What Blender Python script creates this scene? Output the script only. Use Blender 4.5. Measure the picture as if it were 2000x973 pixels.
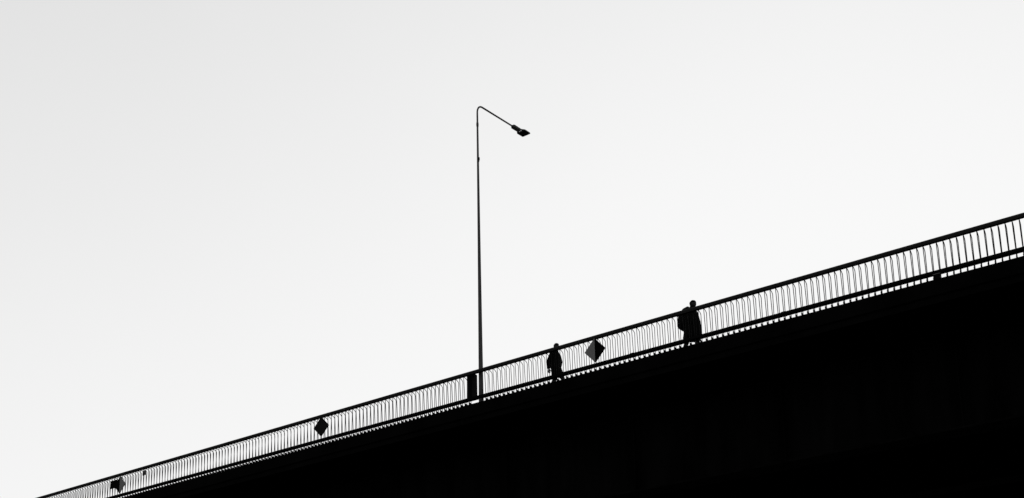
import bpy, bmesh, math, random
from mathutils import Vector, Matrix

random.seed(7)
for o in list(bpy.data.objects):
    bpy.data.objects.remove(o)
scene = bpy.context.scene
COL = scene.collection
rad = math.radians

# ------------------------------------------------------------------ camera
EYE = 1.65                      # metres above the quay
cam_data = bpy.data.cameras.new('camera')
cam = bpy.data.objects.new('camera', cam_data)
COL.objects.link(cam)
M = Matrix(((0.8439518058573281, 0.12152906004345523, 0.5224710871953674, 0.0),
            (0.5360906210018057, -0.15700969566094233, -0.8294304078958985, 0.0),
            (-0.018766871450861908, 0.9800911401667768, -0.19765920545862342, EYE),
            (0, 0, 0, 1)))
cam.matrix_world = M
cam_data.sensor_width = 36.0
cam_data.lens = 36.0 * 2012.0 / 2000.0
cam_data.shift_y = (1180.0 - 486.5) / 2000.0
cam_data.clip_start = 0.1
cam_data.clip_end = 8000.0
scene.camera = cam

# ------------------------------------------------------------------ sky, sun, exposure
SUN_DIR = Vector((-0.225, 0.945, 0.225)).normalized()
SUN_EL = math.asin(SUN_DIR.z)
SUN_AZ = math.atan2(SUN_DIR.x, SUN_DIR.y)        # from +Y towards +X
SKY_K, SKY_TOP = 0.76, 0.950

world = bpy.data.worlds.new('World')
scene.world = world
world.use_nodes = True
wn, wl = world.node_tree.nodes, world.node_tree.links
wn.clear()
sky = wn.new('ShaderNodeTexSky')
sky.sky_type = 'NISHITA'
sky.sun_disc = False
sky.sun_elevation = SUN_EL
sky.sun_rotation = SUN_AZ
sky.altitude = 0
sky.air_density = 1.5
sky.dust_density = 1.0
sky.ozone_density = 1.0
bw = wn.new('ShaderNodeRGBToBW')                  # black-and-white film
wl.new(sky.outputs[0], bw.inputs[0])
def wmath(op, a, b):
    n = wn.new('ShaderNodeMath'); n.operation = op
    for i, x in enumerate((a, b)):
        if x is None: continue
        if isinstance(x, (int, float)): n.inputs[i].default_value = x
        else: wl.new(x, n.inputs[i])
    return n.outputs[0]
tcw = wn.new('ShaderNodeTexCoord')
veil = wn.new('ShaderNodeTexNoise')               # faint uneven high haze
veil.inputs['Scale'].default_value = 4.0
veil.inputs['Detail'].default_value = 5.0
veil.inputs['Distortion'].default_value = 0.6
wl.new(tcw.outputs['Generated'], veil.inputs['Vector'])
v = wmath('MULTIPLY', veil.outputs[0], 0.10)
v = wmath('ADD', v, 0.95)
e = wmath('MULTIPLY', bw.outputs[0], v)
e = wmath('MULTIPLY', e, -SKY_K)      # film shoulder: bright haze saturates
e = wmath('EXPONENT', e, None)
e = wmath('SUBTRACT', 1.0, e)
e = wmath('MULTIPLY', e, SKY_TOP * 10.0)
bg = wn.new('ShaderNodeBackground')
bg.inputs['Strength'].default_value = 0.1
wl.new(e, bg.inputs['Color'])
wo = wn.new('ShaderNodeOutputWorld')
wl.new(bg.outputs[0], wo.inputs['Surface'])

sun_data = bpy.data.lights.new('sun', 'SUN')
sun_data.energy = 1.0
sun_data.angle = rad(10)
sun_data.color = (1, 1, 1)
sun = bpy.data.objects.new('sun', sun_data)
COL.objects.link(sun)
sun.location = (0, 0, 60)
sun.rotation_euler = SUN_DIR.to_track_quat('Z', 'Y').to_euler()

scene.view_settings.view_transform = 'Standard'
scene.view_settings.look = 'None'
scene.view_settings.exposure = 0.0
scene.view_settings.gamma = 1.0
scene.view_settings.use_curve_mapping = False
scene.render.engine = 'CYCLES'
scene.cycles.max_bounces = 6

# ------------------------------------------------------------------ helpers
def material(name, base, rough=0.6, spec=0.25, vary=0.3, scale=6.0, bump=0.0, streak=1.0, metallic=0.0):
    m = bpy.data.materials.new(name)
    m.use_nodes = True
    n, l = m.node_tree.nodes, m.node_tree.links
    b = n['Principled BSDF']
    b.inputs['Roughness'].default_value = rough
    b.inputs['Metallic'].default_value = metallic
    b.inputs['Specular IOR Level'].default_value = spec
    tc = n.new('ShaderNodeTexCoord')
    mp = n.new('ShaderNodeMapping'); mp.inputs['Scale'].default_value = (1, 1, streak)
    l.new(tc.outputs['Object'], mp.inputs['Vector'])
    nz = n.new('ShaderNodeTexNoise')
    nz.inputs['Scale'].default_value = scale
    nz.inputs['Detail'].default_value = 8
    nz.inputs['Roughness'].default_value = 0.6
    l.new(mp.outputs[0], nz.inputs['Vector'])
    cr = n.new('ShaderNodeValToRGB')
    lo, hi = base * (1 - vary), base * (1 + vary)
    cr.color_ramp.elements[0].position = 0.3
    cr.color_ramp.elements[1].position = 0.7
    cr.color_ramp.elements[0].color = (lo, lo, lo, 1)
    cr.color_ramp.elements[1].color = (hi, hi, hi, 1)
    l.new(nz.outputs[0], cr.inputs[0])
    l.new(cr.outputs[0], b.inputs['Base Color'])
    if bump:
        bp = n.new('ShaderNodeBump')
        bp.inputs['Strength'].default_value = bump
        bp.inputs['Distance'].default_value = 0.01
        l.new(nz.outputs[0], bp.inputs['Height'])
        l.new(bp.outputs[0], b.inputs['Normal'])
    return m

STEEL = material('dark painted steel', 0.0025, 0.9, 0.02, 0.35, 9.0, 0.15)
RAILPAINT = material('dark railing paint', 0.006, 0.7, 0.04, 0.3, 14.0, 0.1)
HANDRAIL = material('dark handrail paint', 0.016, 0.7, 0.05, 0.25, 14.0, 0.1)
GIRDER = material('silhouette-black bridge paint', 0.0016, 0.95, 0.01, 0.8, 1.6, 0.3, 0.12)  # backlit silhouette put into the paint colour, far below real bridge paint
CONCRETE = material('silhouette-black concrete', 0.0015, 0.95, 0.01, 0.5, 0.8, 0.4)  # base colour carries the backlit darkness; real concrete is much paler
POLE = material('pole paint', 0.044, 0.75, 0.06, 0.25, 12.0, 0.1, 0.2)
LAMPBODY = material('lamp housing paint', 0.05, 0.8, 0.03, 0.2, 14.0)
LENS = material('dark lamp lens', 0.001, 0.9, 0.01, 0.1, 5.0)
CABINET = material('cabinet enamel', 0.006, 0.85, 0.03, 0.2, 10.0)
PALE = material('pale board paint', 0.11, 0.85, 0.06, 0.10, 7.0, 0.05)
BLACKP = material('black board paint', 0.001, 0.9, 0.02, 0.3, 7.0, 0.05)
DARKP = material('dark board paint', 0.006, 0.85, 0.03, 0.2, 7.0, 0.05)
ASPHALT = material('asphalt', 0.05, 0.95, 0.2, 0.3, 30.0, 0.4)
MARKING = material('road marking', 0.7, 0.8, 0.2, 0.15, 10.0)
PAVING = material('quay paving', 0.06, 0.9, 0.1, 0.4, 1.5, 0.3)
WATER = material('dark water', 0.006, 0.35, 0.15, 0.3, 0.4, 0.5)
SKIN = material('skin', 0.02, 0.8, 0.04, 0.1, 20.0)
HAIR = material('hair', 0.018, 0.85, 0.04, 0.4, 40.0, 0.4)
CLOTH = material('dark coat cloth', 0.003, 0.95, 0.02, 0.3, 25.0, 0.4)
TROUSER = material('dark trouser cloth', 0.003, 0.95, 0.02, 0.3, 25.0, 0.4)
BAGCLOTH = material('dark bag cloth', 0.003, 0.9, 0.03, 0.3, 25.0, 0.4)
LEATHER = material('shoe leather', 0.003, 0.8, 0.03, 0.2, 25.0)

def obj(name, bm, mat, parent=None, smooth=False, loc=None):
    me = bpy.data.meshes.new(name)
    bmesh.ops.recalc_face_normals(bm, faces=bm.faces)
    bm.to_mesh(me); bm.free()
    me.materials.append(mat)
    if smooth:
        for p in me.polygons: p.use_smooth = True
    o = bpy.data.objects.new(name, me)
    COL.objects.link(o)
    if parent is not None: o.parent = parent
    if loc is not None: o.location = loc
    return o

def tag(o, label=None, cat=None, group=None, kind=None):
    if label: o['label'] = label
    if cat: o['category'] = cat
    if group: o['group'] = group
    if kind: o['kind'] = kind
    return o

def empty(name, loc, label, cat, group=None):
    o = bpy.data.objects.new(name, None)
    COL.objects.link(o)
    o.location = loc
    o.empty_display_size = 0.2
    return tag(o, label, cat, group)

def box(bm, x0, x1, y0, y1, z0, z1, bevel=0.0):
    b = bmesh.new() if bevel else bm
    v = [b.verts.new((x, y, z)) for x in (x0, x1) for y in (y0, y1) for z in (z0, z1)]
    for f in ((0, 1, 3, 2), (4, 6, 7, 5), (0, 4, 5, 1), (2, 3, 7, 6), (0, 2, 6, 4), (1, 5, 7, 3)):
        b.faces.new([v[i] for i in f])
    if bevel:
        bmesh.ops.bevel(b, geom=list(b.edges), offset=bevel, segments=2, profile=0.5, affect='EDGES')
        t = bpy.data.meshes.new('tmp'); b.to_mesh(t); b.free()
        bm.from_mesh(t); bpy.data.meshes.remove(t)

def tube(bm, pts, radii, seg=10, cap=True, flat=None):
    """sweep a round section along points; radii a number or list"""
    pts = [Vector(p) for p in pts]
    if isinstance(radii, (int, float)): radii = [radii] * len(pts)
    rings = []
    up = Vector((1, 0, 0))
    for i, p in enumerate(pts):
        a = pts[max(i - 1, 0)]; b = pts[min(i + 1, len(pts) - 1)]
        t = (b - a).normalized()
        ref = up if abs(t.dot(up)) < 0.9 else Vector((0, 0, 1))
        s = t.cross(ref).normalized(); r = s.cross(t).normalized()
        ring = []
        for k in range(seg):
            an = 2 * math.pi * k / seg
            ring.append(bm.verts.new(p + radii[i] * (math.cos(an) * r + math.sin(an) * s)))
        rings.append(ring)
    for i in range(len(rings) - 1):
        for k in range(seg):
            bm.faces.new((rings[i][k], rings[i][(k + 1) % seg], rings[i + 1][(k + 1) % seg], rings[i + 1][k]))
    if cap:
        bm.faces.new(list(reversed(rings[0]))); bm.faces.new(rings[-1])

def loft(bm, sections, seg=20):
    """sections: (cx, cy, z, rx, ry[, power]) closed loft"""
    rings = []
    for s in sections:
        cx, cy, z, rx, ry = s[:5]
        pw = s[5] if len(s) > 5 else 1.0
        ring = []
        for k in range(seg):
            an = 2 * math.pi * k / seg
            c, sn = math.cos(an), math.sin(an)
            c = math.copysign(abs(c) ** pw, c); sn = math.copysign(abs(sn) ** pw, sn)
            ring.append(bm.verts.new((cx + rx * c, cy + ry * sn, z)))
        rings.append(ring)
    for i in range(len(rings) - 1):
        for k in range(seg):
            bm.faces.new((rings[i][k], rings[i][(k + 1) % seg], rings[i + 1][(k + 1) % seg], rings[i + 1][k]))
    bm.faces.new(list(reversed(rings[0]))); bm.faces.new(rings[-1])

def prism_u(bm, prof, x0, x1, steps=1):
    """profile of (y, z) points extruded along X"""
    rings = []
    for i in range(steps + 1):
        x = x0 + (x1 - x0) * i / steps
        rings.append([bm.verts.new((x, y, z)) for y, z in prof])
    n = len(prof)
    for i in range(steps):
        for k in range(n):
            bm.faces.new((rings[i][k], rings[i][(k + 1) % n], rings[i + 1][(k + 1) % n], rings[i + 1][k]))
    bm.faces.new(list(reversed(rings[0]))); bm.faces.new(rings[-1])

# ------------------------------------------------------------------ ground and water
b = bmesh.new()
for f in ([(-3000, 9, -1.6), (3000, 9, -1.6), (3000, 6000, -1.6), (-3000, 6000, -1.6)],):
    b.faces.new([b.verts.new(p) for p in f])
tag(obj('water', b, WATER), kind='structure')
b = bmesh.new()
prism_u(b, [(-3000, -2.5), (8.9, -2.5), (8.9, 0.0), (-3000, 0.0)], -3000, 3000)
tag(obj('ground', b, PAVING), kind='structure')

# ------------------------------------------------------------------ the road bridge
Z0 = 14.84                       # walkway level
def camber(u):                   # the deck rises to a gentle crest
    return -0.75e-4 * max(0.0, u + 24.0) ** 2
def bow(bm, k=1.0):
    for vt in bm.verts: vt.co.z += k * camber(vt.co.x)
VE = 26.38                       # outer face of the edge beam
U0, U1 = -110.0, 60.0
bridge = empty('road_bridge', (0, VE, 0), 'huge black road bridge seen from below, its deck edge crossing the picture', 'bridge')
def bpart(name, bm, mat, parent=None):
    bow(bm)
    o = obj(name, bm, mat)
    p = parent or bridge
    o.parent = p
    if p is bridge: o.matrix_parent_inverse = Matrix.Translation((0, -VE, 0))
    return o
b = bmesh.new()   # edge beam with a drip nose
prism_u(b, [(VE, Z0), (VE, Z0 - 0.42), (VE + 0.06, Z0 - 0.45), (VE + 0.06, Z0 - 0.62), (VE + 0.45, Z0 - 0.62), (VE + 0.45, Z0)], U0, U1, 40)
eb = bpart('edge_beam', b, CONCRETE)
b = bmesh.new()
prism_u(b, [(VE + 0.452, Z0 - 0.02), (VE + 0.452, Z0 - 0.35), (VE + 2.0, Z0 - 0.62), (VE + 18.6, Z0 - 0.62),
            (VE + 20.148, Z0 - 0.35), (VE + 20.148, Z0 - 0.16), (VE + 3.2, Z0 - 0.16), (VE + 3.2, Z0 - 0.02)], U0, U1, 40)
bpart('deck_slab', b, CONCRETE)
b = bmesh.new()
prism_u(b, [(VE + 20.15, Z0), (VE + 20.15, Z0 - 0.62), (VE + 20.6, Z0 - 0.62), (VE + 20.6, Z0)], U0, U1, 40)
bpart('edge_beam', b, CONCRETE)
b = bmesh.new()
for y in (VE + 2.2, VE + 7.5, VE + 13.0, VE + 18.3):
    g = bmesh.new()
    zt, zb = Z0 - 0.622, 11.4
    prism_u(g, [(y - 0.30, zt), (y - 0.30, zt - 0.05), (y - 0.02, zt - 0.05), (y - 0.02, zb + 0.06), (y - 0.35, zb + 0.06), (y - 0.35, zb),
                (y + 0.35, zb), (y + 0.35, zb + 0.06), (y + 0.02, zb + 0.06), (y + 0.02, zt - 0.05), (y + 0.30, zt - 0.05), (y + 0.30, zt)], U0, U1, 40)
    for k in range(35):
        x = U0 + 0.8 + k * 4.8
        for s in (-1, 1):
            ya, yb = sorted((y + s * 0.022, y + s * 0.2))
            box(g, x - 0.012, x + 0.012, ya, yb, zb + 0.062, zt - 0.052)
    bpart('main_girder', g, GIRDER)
b.free()
def repeat_part(first, xs):
    for x in xs:
        o = first.copy(); COL.objects.link(o); o.parent = bridge
        o.location = first.location + Vector((x, 0, camber(x) - camber(0)))
BX = [U0 + 2.4 + 6.4 * k for k in range(26)]
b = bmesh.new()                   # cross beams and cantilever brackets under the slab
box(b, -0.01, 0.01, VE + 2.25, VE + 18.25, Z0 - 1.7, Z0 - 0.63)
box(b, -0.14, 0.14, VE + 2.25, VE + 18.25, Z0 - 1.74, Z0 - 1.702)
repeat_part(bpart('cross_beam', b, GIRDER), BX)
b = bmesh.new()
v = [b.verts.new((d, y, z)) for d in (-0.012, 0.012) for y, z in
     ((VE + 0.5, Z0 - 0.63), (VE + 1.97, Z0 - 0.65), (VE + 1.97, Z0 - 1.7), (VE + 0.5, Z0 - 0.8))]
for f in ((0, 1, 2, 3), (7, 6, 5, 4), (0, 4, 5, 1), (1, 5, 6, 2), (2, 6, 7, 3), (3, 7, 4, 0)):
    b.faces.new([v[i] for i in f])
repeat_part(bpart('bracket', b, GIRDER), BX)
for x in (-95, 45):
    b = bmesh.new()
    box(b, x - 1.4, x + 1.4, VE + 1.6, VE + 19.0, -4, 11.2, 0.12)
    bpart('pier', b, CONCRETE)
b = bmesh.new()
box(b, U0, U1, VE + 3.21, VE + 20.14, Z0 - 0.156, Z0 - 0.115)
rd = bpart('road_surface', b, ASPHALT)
# ------------------------------------------------------------------ railing
VR = 26.52
ZR = 16.053
railing = empty('bridge_railing', (-17.6, VR, Z0), 'long dark railing of closely spaced hairpin bars along the bridge edge', 'railing')
INV = Matrix.Translation(-Vector((-17.6, VR, Z0)))
def rpart(name, bm, mat=RAILPAINT, smooth=False, kind=None, k=1.7):
    bow(bm, k)
    o = obj(name, bm, mat, railing, smooth)
    o.matrix_parent_inverse = INV
    if kind: o['kind'] = kind
    return o
# handrail: broad rounded cap
def rounded(cy, cz, hw, hh, r, n=5):
    pts = []
    for sx, sy, a0 in ((1, 1, 0), (-1, 1, 90), (-1, -1, 180), (1, -1, 270)):
        for k in range(n + 1):
            a = rad(a0 + 90 * k / n)
            pts.append((cy + sx * (hw - r) + r * math.cos(a), cz + sy * (hh - r) + r * math.sin(a)))
    return pts
RU0, RU1 = -95.0, 14.0
b = bmesh.new()
HP = [(VR - 0.030, ZR + 0.004), (VR + 0.030, ZR + 0.004), (VR + 0.060, ZR - 0.012), (VR + 0.076, ZR - 0.040), (VR + 0.070, ZR - 0.062), (VR + 0.045, ZR - 0.108),
      (VR - 0.045, ZR - 0.108), (VR - 0.070, ZR - 0.062), (VR - 0.076, ZR - 0.040), (VR - 0.060, ZR - 0.012)]
prism_u(b, HP, RU0, RU1, 40)
hr = rpart('handrail', b, HANDRAIL)
b = bmesh.new()
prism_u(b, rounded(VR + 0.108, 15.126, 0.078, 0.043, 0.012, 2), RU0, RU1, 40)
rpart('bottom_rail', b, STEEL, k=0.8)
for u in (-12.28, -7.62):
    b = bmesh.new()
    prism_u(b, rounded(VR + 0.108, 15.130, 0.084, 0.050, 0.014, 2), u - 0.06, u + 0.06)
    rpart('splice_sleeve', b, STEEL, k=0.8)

def baluster(bm, u, jit=0.0, jz=0.0, r=0.0108):
    tube(bm, [(u, VR, ZR - 0.10), (u, VR + 0.058, 15.15), (u, VR + 0.078, Z0 + 0.01)], r, 6)
    pts = []
    for k in range(7):                       # quarter bend out of the handrail
        a = rad(90 * k / 6)
        pts.append((u, VR + 0.192 * math.sin(a), ZR - 0.112 + jz - 0.090 * (1 - math.cos(a))))
    pts.append((u + jit, VR + 0.174, 15.15))
    pts.append((u + jit * .5, VR + 0.148, Z0 + 0.012))
    tube(bm, pts, r, 6)
    # foot plate that takes both legs
    vs = [bm.verts.new((u + d, y, z)) for d in (-0.015, 0.015) for y, z in
          ((VR + 0.066, Z0 + 0.001), (VR + 0.160, Z0 + 0.001), (VR + 0.180, Z0 + 0.175), (VR + 0.046, Z0 + 0.175))]
    for f in ((0, 1, 2, 3), (7, 6, 5, 4), (0, 4, 5, 1), (1, 5, 6, 2), (2, 6, 7, 3), (3, 7, 4, 0)):
        bm.faces.new([vs[i] for i in f])

ANCH = [(-17.604, 0), (-16.771, 5), (-16.583, 6), (-16.243, 8), (-12.069, 33), (-11.576, 36), (-7.939, 58), (-7.452, 61),
        (-4.515, 79), (-4.176, 81), (-1.905, 95), (-1.582, 97)]
def u_of_unit(i):
    if i > 97: return -1.582 + (i - 97) * 0.1625
    for (ua, ia), (ub, ib) in zip(ANCH, ANCH[1:]):
        if ia <= i <= ib: return ua + (ub - ua) * (i - ia) / (ib - ia)
single, many = [], []
for i in range(98): single.append(u_of_unit(i))
for i in range(98, 190): many.append(u_of_unit(i))
LP = 0.1682
for i in range(440):
    u = -18.275 - i * LP
    (single if i < 2 else many).append(u)
proto = None
for u in single:
    if proto is None:
        b = bmesh.new(); baluster(b, 0.0)
        for vtx in b.verts: vtx.co -= Vector((0, VR, Z0))
        proto = obj('baluster', b, RAILPAINT, railing, smooth=True)
        o = proto
    else:
        o = proto.copy(); COL.objects.link(o); o.parent = railing
    o.location = (u + 17.6 + random.uniform(-.003, .003), 0, 1.7 * camber(u))
    o.rotation_euler = (random.uniform(-.003, .003), random.uniform(-.003, .003), -0.05 + random.uniform(-.012, .012))
b = bmesh.new()
for u in many: baluster(b, u + random.uniform(-.003, .003), 0.006 + random.uniform(-.005, .005), random.uniform(-.004, .002), 0.0122)
rpart('baluster', b, kind='stuff', smooth=True)

# ------------------------------------------------------------------ street lamp
UL_, VL = -17.864, 26.69
lamp = empty('street_lamp', (UL_, VL, Z0), 'tall tapered street lamp with a bent top arm rising from the bridge railing', 'street lamp')
def lpart(name, bm, mat, smooth=True, parent=None):
    o = obj(name, bm, mat, parent or lamp, smooth)
    if parent is None: o.matrix_parent_inverse = Matrix.Translation(-Vector((UL_, VL, Z0)))
    return o
b = bmesh.new()
zs = [Z0 + 0.02, 15.6, 17, 19, 21, 23, 25.27]
tube(b, [(UL_, VL, z) for z in zs], [0.083, 0.078, 0.069, 0.0585, 0.0485, 0.0405, 0.033], 20)
lpart('pole', b, POLE)
b = bmesh.new()
box(b, UL_ - 0.15, UL_ + 0.15, VL - 0.11, VL + 0.19, Z0 + 0.001, Z0 + 0.03, 0.006)
for sx in (-1, 1):
    for sy in (-0.075, 0.155):
        tube(b, [(UL_ + sx * 0.115, VL + sy, Z0 + 0.03), (UL_ + sx * 0.115, VL + sy, Z0 + 0.075)], 0.014, 6)
lpart('base_plate', b, STEEL, False)
b = bmesh.new()
tube(b, [(UL_, VL, 25.21), (UL_, VL, 25.25), (UL_, VL, 25.32), (UL_, VL, 25.38), (UL_, VL, 25.43)], [0.034, 0.041, 0.044, 0.038, 0.031], 20)
lpart('collar', b, POLE)
b = bmesh.new()                   # small junction fitting on the pole
box(b, UL_ + 0.01, UL_ + 0.066, VL - 0.03, VL + 0.03, 23.89, 24.01, 0.018)
tube(b, [(UL_ + 0.042, VL, 23.83), (UL_ + 0.042, VL, 23.90)], 0.014, 8)
lpart('junction_fitting', b, STEEL, False)
TH = rad(13.5)
AD = Vector((0, math.cos(TH), math.sin(TH)))
P0 = Vector((UL_, 27.07, 26.200))                 # on the arm axis
AN = Vector((0, -math.sin(TH), math.cos(TH)))
corner = P0 + AD * ((VL - 27.07) / math.cos(TH))
b = bmesh.new()
rb = 0.42
tl = rb * math.tan((math.pi / 2 - TH) / 2)
pts = [(UL_, VL, 25.26), (UL_, VL, corner.z - tl - 0.1)]
cen = Vector((UL_, VL + rb, corner.z - tl))
for k in range(13):
    a = math.pi - (math.pi / 2 - TH) * k / 12
    pts.append(cen + Vector((0, rb * math.cos(a), rb * math.sin(a))))
pts += [P0 + AD * 1.0, P0 + AD * 2.0]
tube(b, pts, [0.031] * 2 + [0.030] * 13 + [0.029, 0.029], 14)
lpart('arm', b, POLE)
# luminaire in the frame (side, along arm, up)
LF = Matrix(((1, 0, 0, P0.x), (0, AD.y, AN.y, P0.y), (0, AD.z, AN.z, P0.z), (0, 0, 0, 1)))
def slab(bm, outline, z0, z1, bev=0.012):
    t = bmesh.new()
    lo = [t.verts.new((x, y, z0)) for x, y in outline]; hi = [t.verts.new((x, y, z1)) for x, y in outline]
    n = len(outline)
    t.faces.new(list(reversed(lo))); t.faces.new(hi)
    for k in range(n): t.faces.new((lo[k], lo[(k + 1) % n], hi[(k + 1) % n], hi[k]))
    bmesh.ops.bevel(t, geom=list(t.edges), offset=bev, segments=2, profile=0.5, affect='EDGES')
    bmesh.ops.transform(t, matrix=LF, verts=t.verts)
    me = bpy.data.meshes.new('tmp'); t.to_mesh(me); t.free(); bm.from_mesh(me); bpy.data.meshes.remove(me)
b = bmesh.new()
slab(b, [(-0.05, 2.01), (0.05, 2.01), (0.085, 2.06), (0.080, 2.51), (-0.080, 2.51), (-0.085, 2.06)], -0.042, 0.048, 0.014)
lum = lpart('gear_housing', b, LAMPBODY, False)
b = bmesh.new()
slab(b, [(-0.072, 2.628), (0.072, 2.628), (0.176, 2.64), (0.183, 2.66), (0.178, 3.03), (0.16, 3.06), (-0.16, 3.06), (-0.178, 3.03), (-0.183, 2.66), (-0.176, 2.64)], -0.02, 0.02, 0.008)
for s in (-1, 1):                 # cheeks either side of the slot
    slab(b, [(s * 0.068, 2.44), (s * 0.088, 2.44), (s * 0.094, 2.50), (s * 0.172, 2.625), (s * 0.172, 2.66), (s * 0.068, 2.66)][::s], -0.018, 0.018, 0.004)
head = lpart('lamp_head', b, LAMPBODY, False)
b = bmesh.new()
slab(b, [(-0.15, 2.70), (0.15, 2.70), (0.15, 3.00), (-0.15, 3.00)], -0.029, -0.0215, 0.003)
o = obj('lens', b, LENS); o.parent = head; o.matrix_parent_inverse = Matrix.Translation(-Vector((UL_, VL, Z0)))
o.matrix_parent_inverse = Matrix.Identity(4)

# ------------------------------------------------------------------ electrical cabinet behind the railing
cab = empty('electrical_cabinet', (-18.24, 26.74, 15.2), 'narrow dark cabinet fixed behind the railing just beside the lamp pole', 'cabinet')
def cpart(name, bm, mat, parent=None):
    o = obj(name, bm, mat, parent or cab)
    if parent is None: o.matrix_parent_inverse = Matrix.Translation(-Vector((-18.24, 26.74, 15.2)))
    return o
b = bmesh.new(); box(b, -18.405, -18.108, 26.64, 26.84, 15.19, 16.035, 0.012); cpart('body', b, CABINET)
b = bmesh.new(); box(b, -18.365, -18.125, 26.845, 26.862, 15.22, 16.0, 0.006); dr = cpart('door', b, CABINET)
b = bmesh.new(); box(b, -18.165, -18.14, 26.862, 26.885, 15.55, 15.67, 0.005); cpart('handle', b, STEEL, dr)
b = bmesh.new()
box(b, -18.30, -18.21, 26.62, 26.637, 15.08, 15.95)
cpart('mounting_bracket', b, STEEL)

# ------------------------------------------------------------------ diamond navigation boards
def board(uc, zc, hw, hh, skew, left, right, label, grp):
    t = empty('navigation_board', (uc, 26.40, zc + 1.7 * camber(uc)), label, 'navigation board', grp)
    def half(s, mat, name):
        b = bmesh.new()
        P = [(0, hh), (s * hw, skew * s), (0, -hh)] if s < 0 else [(0, -hh), (s * hw, skew * s), (0, hh)]
        y0, y1 = -0.03, 0.0
        lo = [b.verts.new((x, y0, z)) for x, z in P]; hi = [b.verts.new((x, y1, z)) for x, z in P]
        b.faces.new(lo); b.faces.new(list(reversed(hi)))
        for k in range(3): b.faces.new((lo[k], hi[k], hi[(k + 1) % 3], lo[(k + 1) % 3]))
        return obj(name, b, mat, t)
    if left is right:
        b = bmesh.new()
        P = [(0, hh), (-hw, -skew), (0, -hh), (hw, skew)]
        lo = [b.verts.new((x, -0.03, z)) for x, z in P]; hi = [b.verts.new((x, 0, z)) for x, z in P]
        b.faces.new(lo); b.faces.new(list(reversed(hi)))
        for k in range(4): b.faces.new((lo[k], hi[k], hi[(k + 1) % 4], lo[(k + 1) % 4]))
        obj('panel', b, left, t)
    else:
        half(-1, left, 'pale_half' if left is PALE else 'black_half')
        half(1, right, 'pale_half' if right is PALE else 'black_half')
    b = bmesh.new()
    box(b, -0.025, 0.025, 0.002, 0.035, -hh * 0.82, hh * 0.9)
    box(b, -hw * 0.75, hw * 0.75, 0.036, 0.060, -0.02, 0.02)
    box(b, -0.03, 0.03, 0.036, 0.06, hh * 0.75, hh * 0.9)
    obj('backing_frame', b, STEEL, t)
    return t
G = 'diamond navigation boards on the bridge railing'
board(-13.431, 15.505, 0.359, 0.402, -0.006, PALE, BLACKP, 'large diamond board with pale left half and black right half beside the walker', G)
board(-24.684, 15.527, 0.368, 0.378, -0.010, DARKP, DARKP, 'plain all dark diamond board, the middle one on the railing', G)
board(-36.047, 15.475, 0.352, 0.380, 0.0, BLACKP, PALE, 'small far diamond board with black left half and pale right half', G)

# navigation light box half behind the far diamond
t = empty('light_box', (-36.58, 26.50, 15.625), 'small square black box half hidden behind the farthest diamond board', 'light box')
b = bmesh.new(); box(b, -0.215, 0.215, -0.045, -0.005, -0.175, 0.175, 0.01); obj('housing', b, BLACKP, t)
b = bmesh.new(); box(b, -0.17, 0.17, -0.056, -0.046, -0.13, 0.13); obj('visor', b, LENS, t)
b = bmesh.new(); box(b, -0.25, 0.25, -0.004, 0.006, -0.02, 0.02); box(b, -0.02, 0.02, 0.0065, 0.018, -0.15, 0.3); obj('bracket', b, STEEL, t)
# small lantern under the handrail
t = empty('lantern', (-34.58, 26.46, 15.75), 'tiny dark lantern hung under the handrail just right of the farthest diamond board', 'lantern')
b = bmesh.new(); tube(b, [(0.02, 0, -0.10), (0.02, 0, -0.085), (0.02, 0, 0.05), (0.02, 0, 0.09)], [0.03, 0.05, 0.05, 0.03], 14); obj('lamp_body', b, POLE, t, True)
b = bmesh.new(); box(b, -0.095, -0.055, -0.03, 0.03, -0.12, 0.09, 0.008); box(b, -0.055, 0.0, -0.012, 0.012, 0.02, 0.05); obj('bracket', b, STEEL, t)
# small conduit box on the deck edge near the right border
t = empty('conduit_box', (-3.595, 26.50, Z0 + camber(-3.6)), 'small dark conduit box blocking one gap below the bottom rail, at far right', 'conduit box')
b = bmesh.new(); box(b, -0.075, 0.085, -0.08, 0.0, 0.001, 0.15, 0.012); obj('housing', b, STEEL, t)
b = bmesh.new(); box(b, -0.085, 0.095, -0.092, 0.004, 0.151, 0.163, 0.003); obj('lid', b, PALE, t)

# ------------------------------------------------------------------ people
def skin_body(name, chains, mat, parent=None, subd=2):
    """chains: lists of (x, y, z, r); a chain's first point may equal an existing one (joins there)"""
    verts, edges, rr, idx = [], [], [], {}
    for ch in chains:
        prev = None
        for p in ch:
            key = (round(p[0], 4), round(p[1], 4), round(p[2], 4))
            if key not in idx:
                idx[key] = len(verts); verts.append(p[:3]); rr.append(p[3])
            i = idx[key]
            if prev is not None and prev != i: edges.append((prev, i))
            prev = i
    me = bpy.data.meshes.new(name); me.from_pydata(verts, edges, [])
    o = bpy.data.objects.new(name, me); COL.objects.link(o)
    s = o.modifiers.new('s', 'SKIN')
    for i, r in enumerate(rr):
        r = r if isinstance(r, tuple) else (r, r)
        me.skin_vertices[0].data[i].radius = r
    me.skin_vertices[0].data[0].use_root = True
    s.use_smooth_shade = True; s.branch_smoothing = 0.3
    d = o.modifiers.new('d', 'SUBSURF'); d.levels = subd; d.render_levels = subd
    dg = bpy.context.evaluated_depsgraph_get()
    m2 = bpy.data.meshes.new_from_object(o.evaluated_get(dg), depsgraph=dg)
    bpy.data.objects.remove(o); bpy.data.meshes.remove(me)
    m2.name = name; m2.materials.clear(); m2.materials.append(mat)
    for p in m2.polygons: p.use_smooth = True; p.material_index = 0
    o = bpy.data.objects.new(name, m2); COL.objects.link(o)
    if parent is not None: o.parent = parent
    return o

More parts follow.
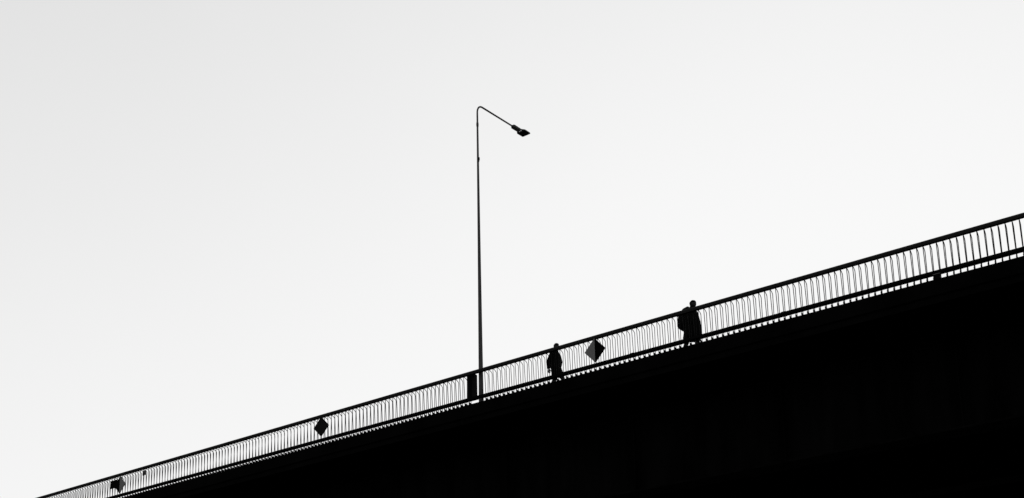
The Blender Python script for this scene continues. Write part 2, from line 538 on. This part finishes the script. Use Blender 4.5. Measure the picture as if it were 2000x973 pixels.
def hand(wrist, d, side, curl):
    """palm, four fingers and a thumb from the wrist along direction d, as skin chains"""
    w = Vector(wrist); d = Vector(d).normalized(); s = Vector(side).normalized(); n = Vector(curl).normalized()
    palm = w + d * 0.075
    ch = [[(*w, 0.032), (*(w + d * 0.035), (0.036)), (*palm, 0.038)]]
    for k, L in zip((-1.5, -0.5, 0.5, 1.5), (0.062, 0.076, 0.080, 0.068)):
        root = palm + s * (k * 0.021) + d * 0.012
        a = root + d * L * 0.45 + n * 0.008
        e_ = a + (d * 0.6 + n).normalized() * L * 0.32
        f_ = e_ + (d * -0.1 + n).normalized() * L * 0.26
        ch.append([(*palm, 0.038), (*root, 0.0125), (*a, 0.0115), (*e_, 0.0105), (*f_, 0.009)])
    th = w + d * 0.035
    t1 = th + s * -0.042 + d * 0.016 + n * 0.012
    t2 = t1 + (d + n * 0.5 - s * 0.25).normalized() * 0.032
    t3 = t2 + (d + n * 0.8).normalized() * 0.026
    ch.append([(*th, 0.036), (*t1, 0.0145), (*t2, 0.0125), (*t3, 0.010)])
    return ch

def head_chains(neck, fwd, tilt=(0, 0, 0), s=1.0):
    """neck base point -> skull, nose, jaw, ears; fwd is the facing direction"""
    nk = Vector(neck); f = Vector(fwd).normalized(); up = Vector((0, 0, 1)); sd = f.cross(up)
    t = Vector(tilt)
    a = nk + up * 0.075 * s + f * 0.012 + t * 0.3
    c = nk + up * 0.165 * s + f * 0.028 + t * 0.7
    top = nk + up * 0.225 * s + f * 0.018 + t
    ch = [[(*nk, 0.060 * s), (*a, 0.056 * s), (*c, (0.082 * s, 0.094 * s)), (*top, 0.070 * s)]]
    ch.append([(*c, (0.082 * s, 0.094 * s)), (*(c + f * 0.060 * s - up * 0.055 * s), 0.042 * s), (*(c + f * 0.082 * s - up * 0.075 * s), 0.026 * s)])
    nose = c + f * 0.092 * s - up * 0.012 * s
    ch.append([(*c, (0.082 * s, 0.094 * s)), (*nose, 0.016 * s), (*(nose + f * 0.020 * s - up * 0.020 * s), 0.010 * s)])
    for q in (-1, 1):
        ear = c + sd * q * 0.078 * s - up * 0.010 * s - f * 0.006
        ch.append([(*c, (0.082 * s, 0.094 * s)), (*ear, 0.020 * s), (*(ear + sd * q * 0.014 * s - f * 0.010), 0.017 * s)])
    return ch, c

def person(u, v, label, H, pose):
    """pose: dict of joints relative to (u, v, Z0), +x along the bridge to the right, +y away"""
    J = {k: Vector(p) for k, p in pose.items() if isinstance(p, tuple)}
    f = Vector(pose['fwd_'])
    ch = []
    pel, wa, cs, nk = J['pelvis'], J['waist'], J['chest'], J['neck']
    ch.append([(*pel, (0.125, 0.105)), (*wa, (0.118, 0.095)), (*cs, (0.135, 0.100)), (*nk, 0.060)])
    hc, c = head_chains(nk, pose['face_'], pose.get('tilt_', (0, 0, 0)))
    ch += hc
    for s in ('l', 'r'):
        ch.append([(*cs, (0.135, 0.100)), (*J['sh_' + s], 0.062), (*J['el_' + s], 0.043), (*J['wr_' + s], 0.032)])
        d = J['wr_' + s] - J['el_' + s]
        hd = (d.normalized() + Vector((0, 0, -0.35))).normalized()
        sdv = f if s == 'l' else -f
        cu = f.cross(Vector((0, 0, 1))) * (1 if s == 'l' else -1)
        ch += hand(J['wr_' + s], hd, f * -1, cu * 1)
        ft = J['an_' + s]
        toe = Vector(pose['toe_' + s])
        ch.append([(*pel, (0.125, 0.105)), (*J['hp_' + s], 0.088), (*J['kn_' + s], 0.058), (*ft, 0.042), (*(ft + toe * 0.10), 0.036), (*(ft + toe * 0.19), 0.026)])
    body = skin_body('person', ch, SKIN)
    body.location = (u, v, Z0 + camber(u))
    tag(body, label, 'person')
    # trousers and shoes over the legs
    b = bmesh.new()
    for s in ('l', 'r'):
        h, k, a = J['hp_' + s], J['kn_' + s], J['an_' + s]
        tube(b, [h + (h - k) * 0.06, h * 0.55 + k * 0.45, k, k * 0.5 + a * 0.5, a + (k - a) * 0.12], [0.105, 0.090, 0.068, 0.062, 0.056], 16)
    obj('trousers', b, TROUSER, body, True)
    for s in ('l', 'r'):
        a = J['an_' + s]; toe = Vector(pose['toe_' + s]).normalized()
        up = Vector((0, 0, 1))
        b = bmesh.new()
        tube(b, [a - toe * 0.065 - up * 0.035, a - toe * 0.045 - up * 0.03, a + toe * 0.05 - up * 0.032, a + toe * 0.15 + up * -0.042, a + toe * 0.205 - up * 0.050],
             [0.030, 0.048, 0.050, 0.042, 0.018], 14)
        obj('shoe', b, LEATHER, body, True)
    # hair
    b = bmesh.new()
    bmesh.ops.create_icosphere(b, subdivisions=4, radius=1.0)
    fx = Vector(pose['face_']).normalized()
    kill = []
    for vt in b.verts:
        co = vt.co.copy()
        lump = 1 + 0.04 * math.sin(7 * co.x + 3 * co.z) * math.cos(6 * co.y + 2) + 0.02 * math.sin(17 * co.x - 13 * co.z)
        hs = pose.get('hairsize_', 1.0)
        vt.co = Vector((co.x * 0.098 * lump * hs, co.y * 0.096 * lump * hs, co.z * 0.110 * lump))
        if co.dot(fx) > 0.45 and co.z < 0.45: kill.append(vt)
        elif co.z < -0.75 + pose.get('hairlen_', 0): kill.append(vt)
    bmesh.ops.delete(b, geom=kill, context='VERTS')
    bmesh.ops.translate(b, verts=b.verts, vec=c + Vector((0, 0, 0.018)) - fx * 0.012)
    me = obj('hair', b, HAIR, body, True)
    m = me.modifiers.new('thick', 'SOLIDIFY'); m.thickness = 0.012; m.offset = -1
    return body, J

def coat(parent, J, sections, sleeves, mat=CLOTH, collar=None):
    b = bmesh.new()
    loft(b, sections, 28)
    # cloth folds towards the hem
    for vt in b.verts:
        zt, zb = sections[0][2], sections[-1][2]
        k = min(1, max(0, (zt - vt.co.z) / (zt - zb)))
        an = math.atan2(vt.co.y - sections[-1][1], vt.co.x - sections[-1][0])
        w = 0.012 * k * math.sin(7 * an + 3 * vt.co.z) + 0.006 * k * math.sin(13 * an + 1)
        w += 0.010 * math.sin(31 * vt.co.z + 2 * an) * min(1, 6 * k)       # creases
        vt.co.x += math.cos(an) * w; vt.co.y += math.sin(an) * w
        if k > 0.97: vt.co.z += 0.03 * math.sin(3 * an + 1)                # uneven hem
    for s in sleeves:
        sh, el, wr = J['sh_' + s], J['el_' + s], J['wr_' + s]
        tube(b, [sh + (sh - el) * 0.18, sh, sh * 0.5 + el * 0.5, el, el * 0.45 + wr * 0.55, wr + (el - wr) * 0.08],
             [0.045, 0.082, 0.076, 0.074, 0.066, 0.056], 14)
    if collar: loft(b, collar, 18)
    return obj('coat', b, mat, parent, True)

# first walker, nearest the lamp: long coat, one arm hanging behind
pose1 = dict(pelvis=(0.0, 0.0, 0.92), waist=(0.0, 0.0, 1.10), chest=(0.005, 0.0, 1.30), neck=(0.02, 0.0, 1.455),
             sh_l=(0.01, 0.185, 1.375), el_l=(0.062, 0.205, 1.16), wr_l=(0.05, 0.15, 0.93),
             sh_r=(0.0, -0.185, 1.375), el_r=(-0.158, -0.20, 1.08), wr_r=(-0.148, -0.20, 0.835),
             hp_l=(0.02, 0.09, 0.88), kn_l=(0.20, 0.09, 0.50), an_l=(0.31, 0.085, 0.085),
             hp_r=(-0.02, -0.09, 0.88), kn_r=(0.0, -0.09, 0.48), an_r=(-0.22, -0.09, 0.13),
             fwd_=(1, 0, 0), face_=(1, -0.1, -0.15), tilt_=(0.02, 0, 0), toe_l=(1, 0, 0.05), toe_r=(0.9, 0, -0.42), hairlen_=0.0)
p1, J1 = person(-15.325, 27.27, 'person in a long dark coat striding between lamp pole and two-tone diamond board', 1.70, pose1)
coat(p1, J1, [(0.02, 0, 1.47, 0.055, 0.06), (0.01, 0, 1.43, 0.10, 0.15), (0.005, 0, 1.36, 0.135, 0.215), (0.01, 0, 1.22, 0.155, 0.215), (-0.012, 0, 1.05, 0.145, 0.18),
              (0.0, 0, 0.92, 0.172, 0.20), (0.04, 0, 0.76, 0.185, 0.205), (0.06, 0, 0.66, 0.190, 0.205), (0.06, 0, 0.61, 0.185, 0.20)], 'lr',
     collar=[(0.015, 0, 1.41, 0.105, 0.105), (0.02, 0, 1.47, 0.085, 0.085), (0.025, 0, 1.50, 0.078, 0.078)])
# second walker, higher up: big backpack, open long coat
pose2 = dict(pelvis=(0.0, 0.0, 0.96), waist=(0.0, 0.0, 1.14), chest=(0.01, 0.0, 1.36), neck=(0.05, 0.0, 1.535),
             sh_l=(0.02, 0.20, 1.45), el_l=(-0.05, 0.25, 1.16), wr_l=(0.05, 0.22, 0.96),
             sh_r=(0.03, -0.20, 1.45), el_r=(0.03, -0.25, 1.17), wr_r=(0.09, -0.21, 0.95),
             hp_l=(0.01, 0.09, 0.92), kn_l=(0.12, 0.09, 0.50), an_l=(0.20, 0.09, 0.085),
             hp_r=(-0.02, -0.09, 0.92), kn_r=(-0.15, -0.09, 0.49), an_r=(-0.33, -0.09, 0.12),
             fwd_=(1, 0, 0), face_=(0.9, -0.5, -0.1), tilt_=(0.025, 0, 0), toe_l=(1, 0, 0.05), toe_r=(0.92, 0, -0.38), hairlen_=0.2, hairsize_=1.08)
p2, J2 = person(-10.590, 27.24, 'bulky person in a long dark coat with a backpack, walking highest up the railing', 1.79, pose2)
coat(p2, J2, [(0.05, 0, 1.55, 0.06, 0.065), (0.03, 0, 1.51, 0.11, 0.16), (0.025, 0, 1.44, 0.165, 0.235), (0.02, 0, 1.28, 0.21, 0.235), (0.025, 0, 1.10, 0.25, 0.235),
              (0.03, 0, 0.95, 0.268, 0.24), (0.02, 0, 0.78, 0.278, 0.245), (0.0, 0, 0.66, 0.272, 0.245), (-0.005, 0, 0.60, 0.268, 0.24)], 'lr',
     collar=[(0.03, 0, 1.46, 0.13, 0.15), (0.045, 0, 1.55, 0.105, 0.11), (0.06, 0, 1.61, 0.096, 0.10), (0.065, 0, 1.64, 0.085, 0.09)])
bp = empty('backpack', (-10.59 - 0.13, 27.24, Z0 + 1.27 + camber(-10.6)), 'large dark rounded backpack worn on the bulky walker\'s back', 'backpack')
b = bmesh.new()
loft(b, [(-0.03, 0, -0.34, 0.08, 0.10, 0.6), (-0.09, 0, -0.29, 0.13, 0.14, 0.6), (-0.115, 0, -0.19, 0.165, 0.17, 0.6), (-0.12, 0, 0.0, 0.165, 0.175, 0.6),
         (-0.085, 0, 0.19, 0.155, 0.165, 0.6), (-0.005, 0, 0.32, 0.10, 0.135, 0.6), (0.04, 0, 0.375, 0.045, 0.08, 0.7)], 28)
obj('pack_body', b, BAGCLOTH, bp, True)
b = bmesh.new()
loft(b, [(-0.255, 0, -0.23, 0.03, 0.09, 0.6), (-0.265, 0, -0.18, 0.04, 0.11, 0.6), (-0.265, 0, -0.05, 0.035, 0.11, 0.6), (-0.255, 0, 0.0, 0.02, 0.09, 0.6)], 20)
obj('front_pocket', b, BAGCLOTH, bp, True)
for s in (-1, 1):
    b = bmesh.new()
    tube(b, [(0.0, s * 0.11, 0.25), (0.12, s * 0.12, 0.27), (0.26, s * 0.13, 0.18), (0.30, s * 0.14, 0.02), (0.22, s * 0.19, -0.14), (0.0, s * 0.16, -0.24)], [0.02, 0.022, 0.022, 0.02, 0.015, 0.012], 8)
    obj('shoulder_strap', b, BAGCLOTH, bp, True)
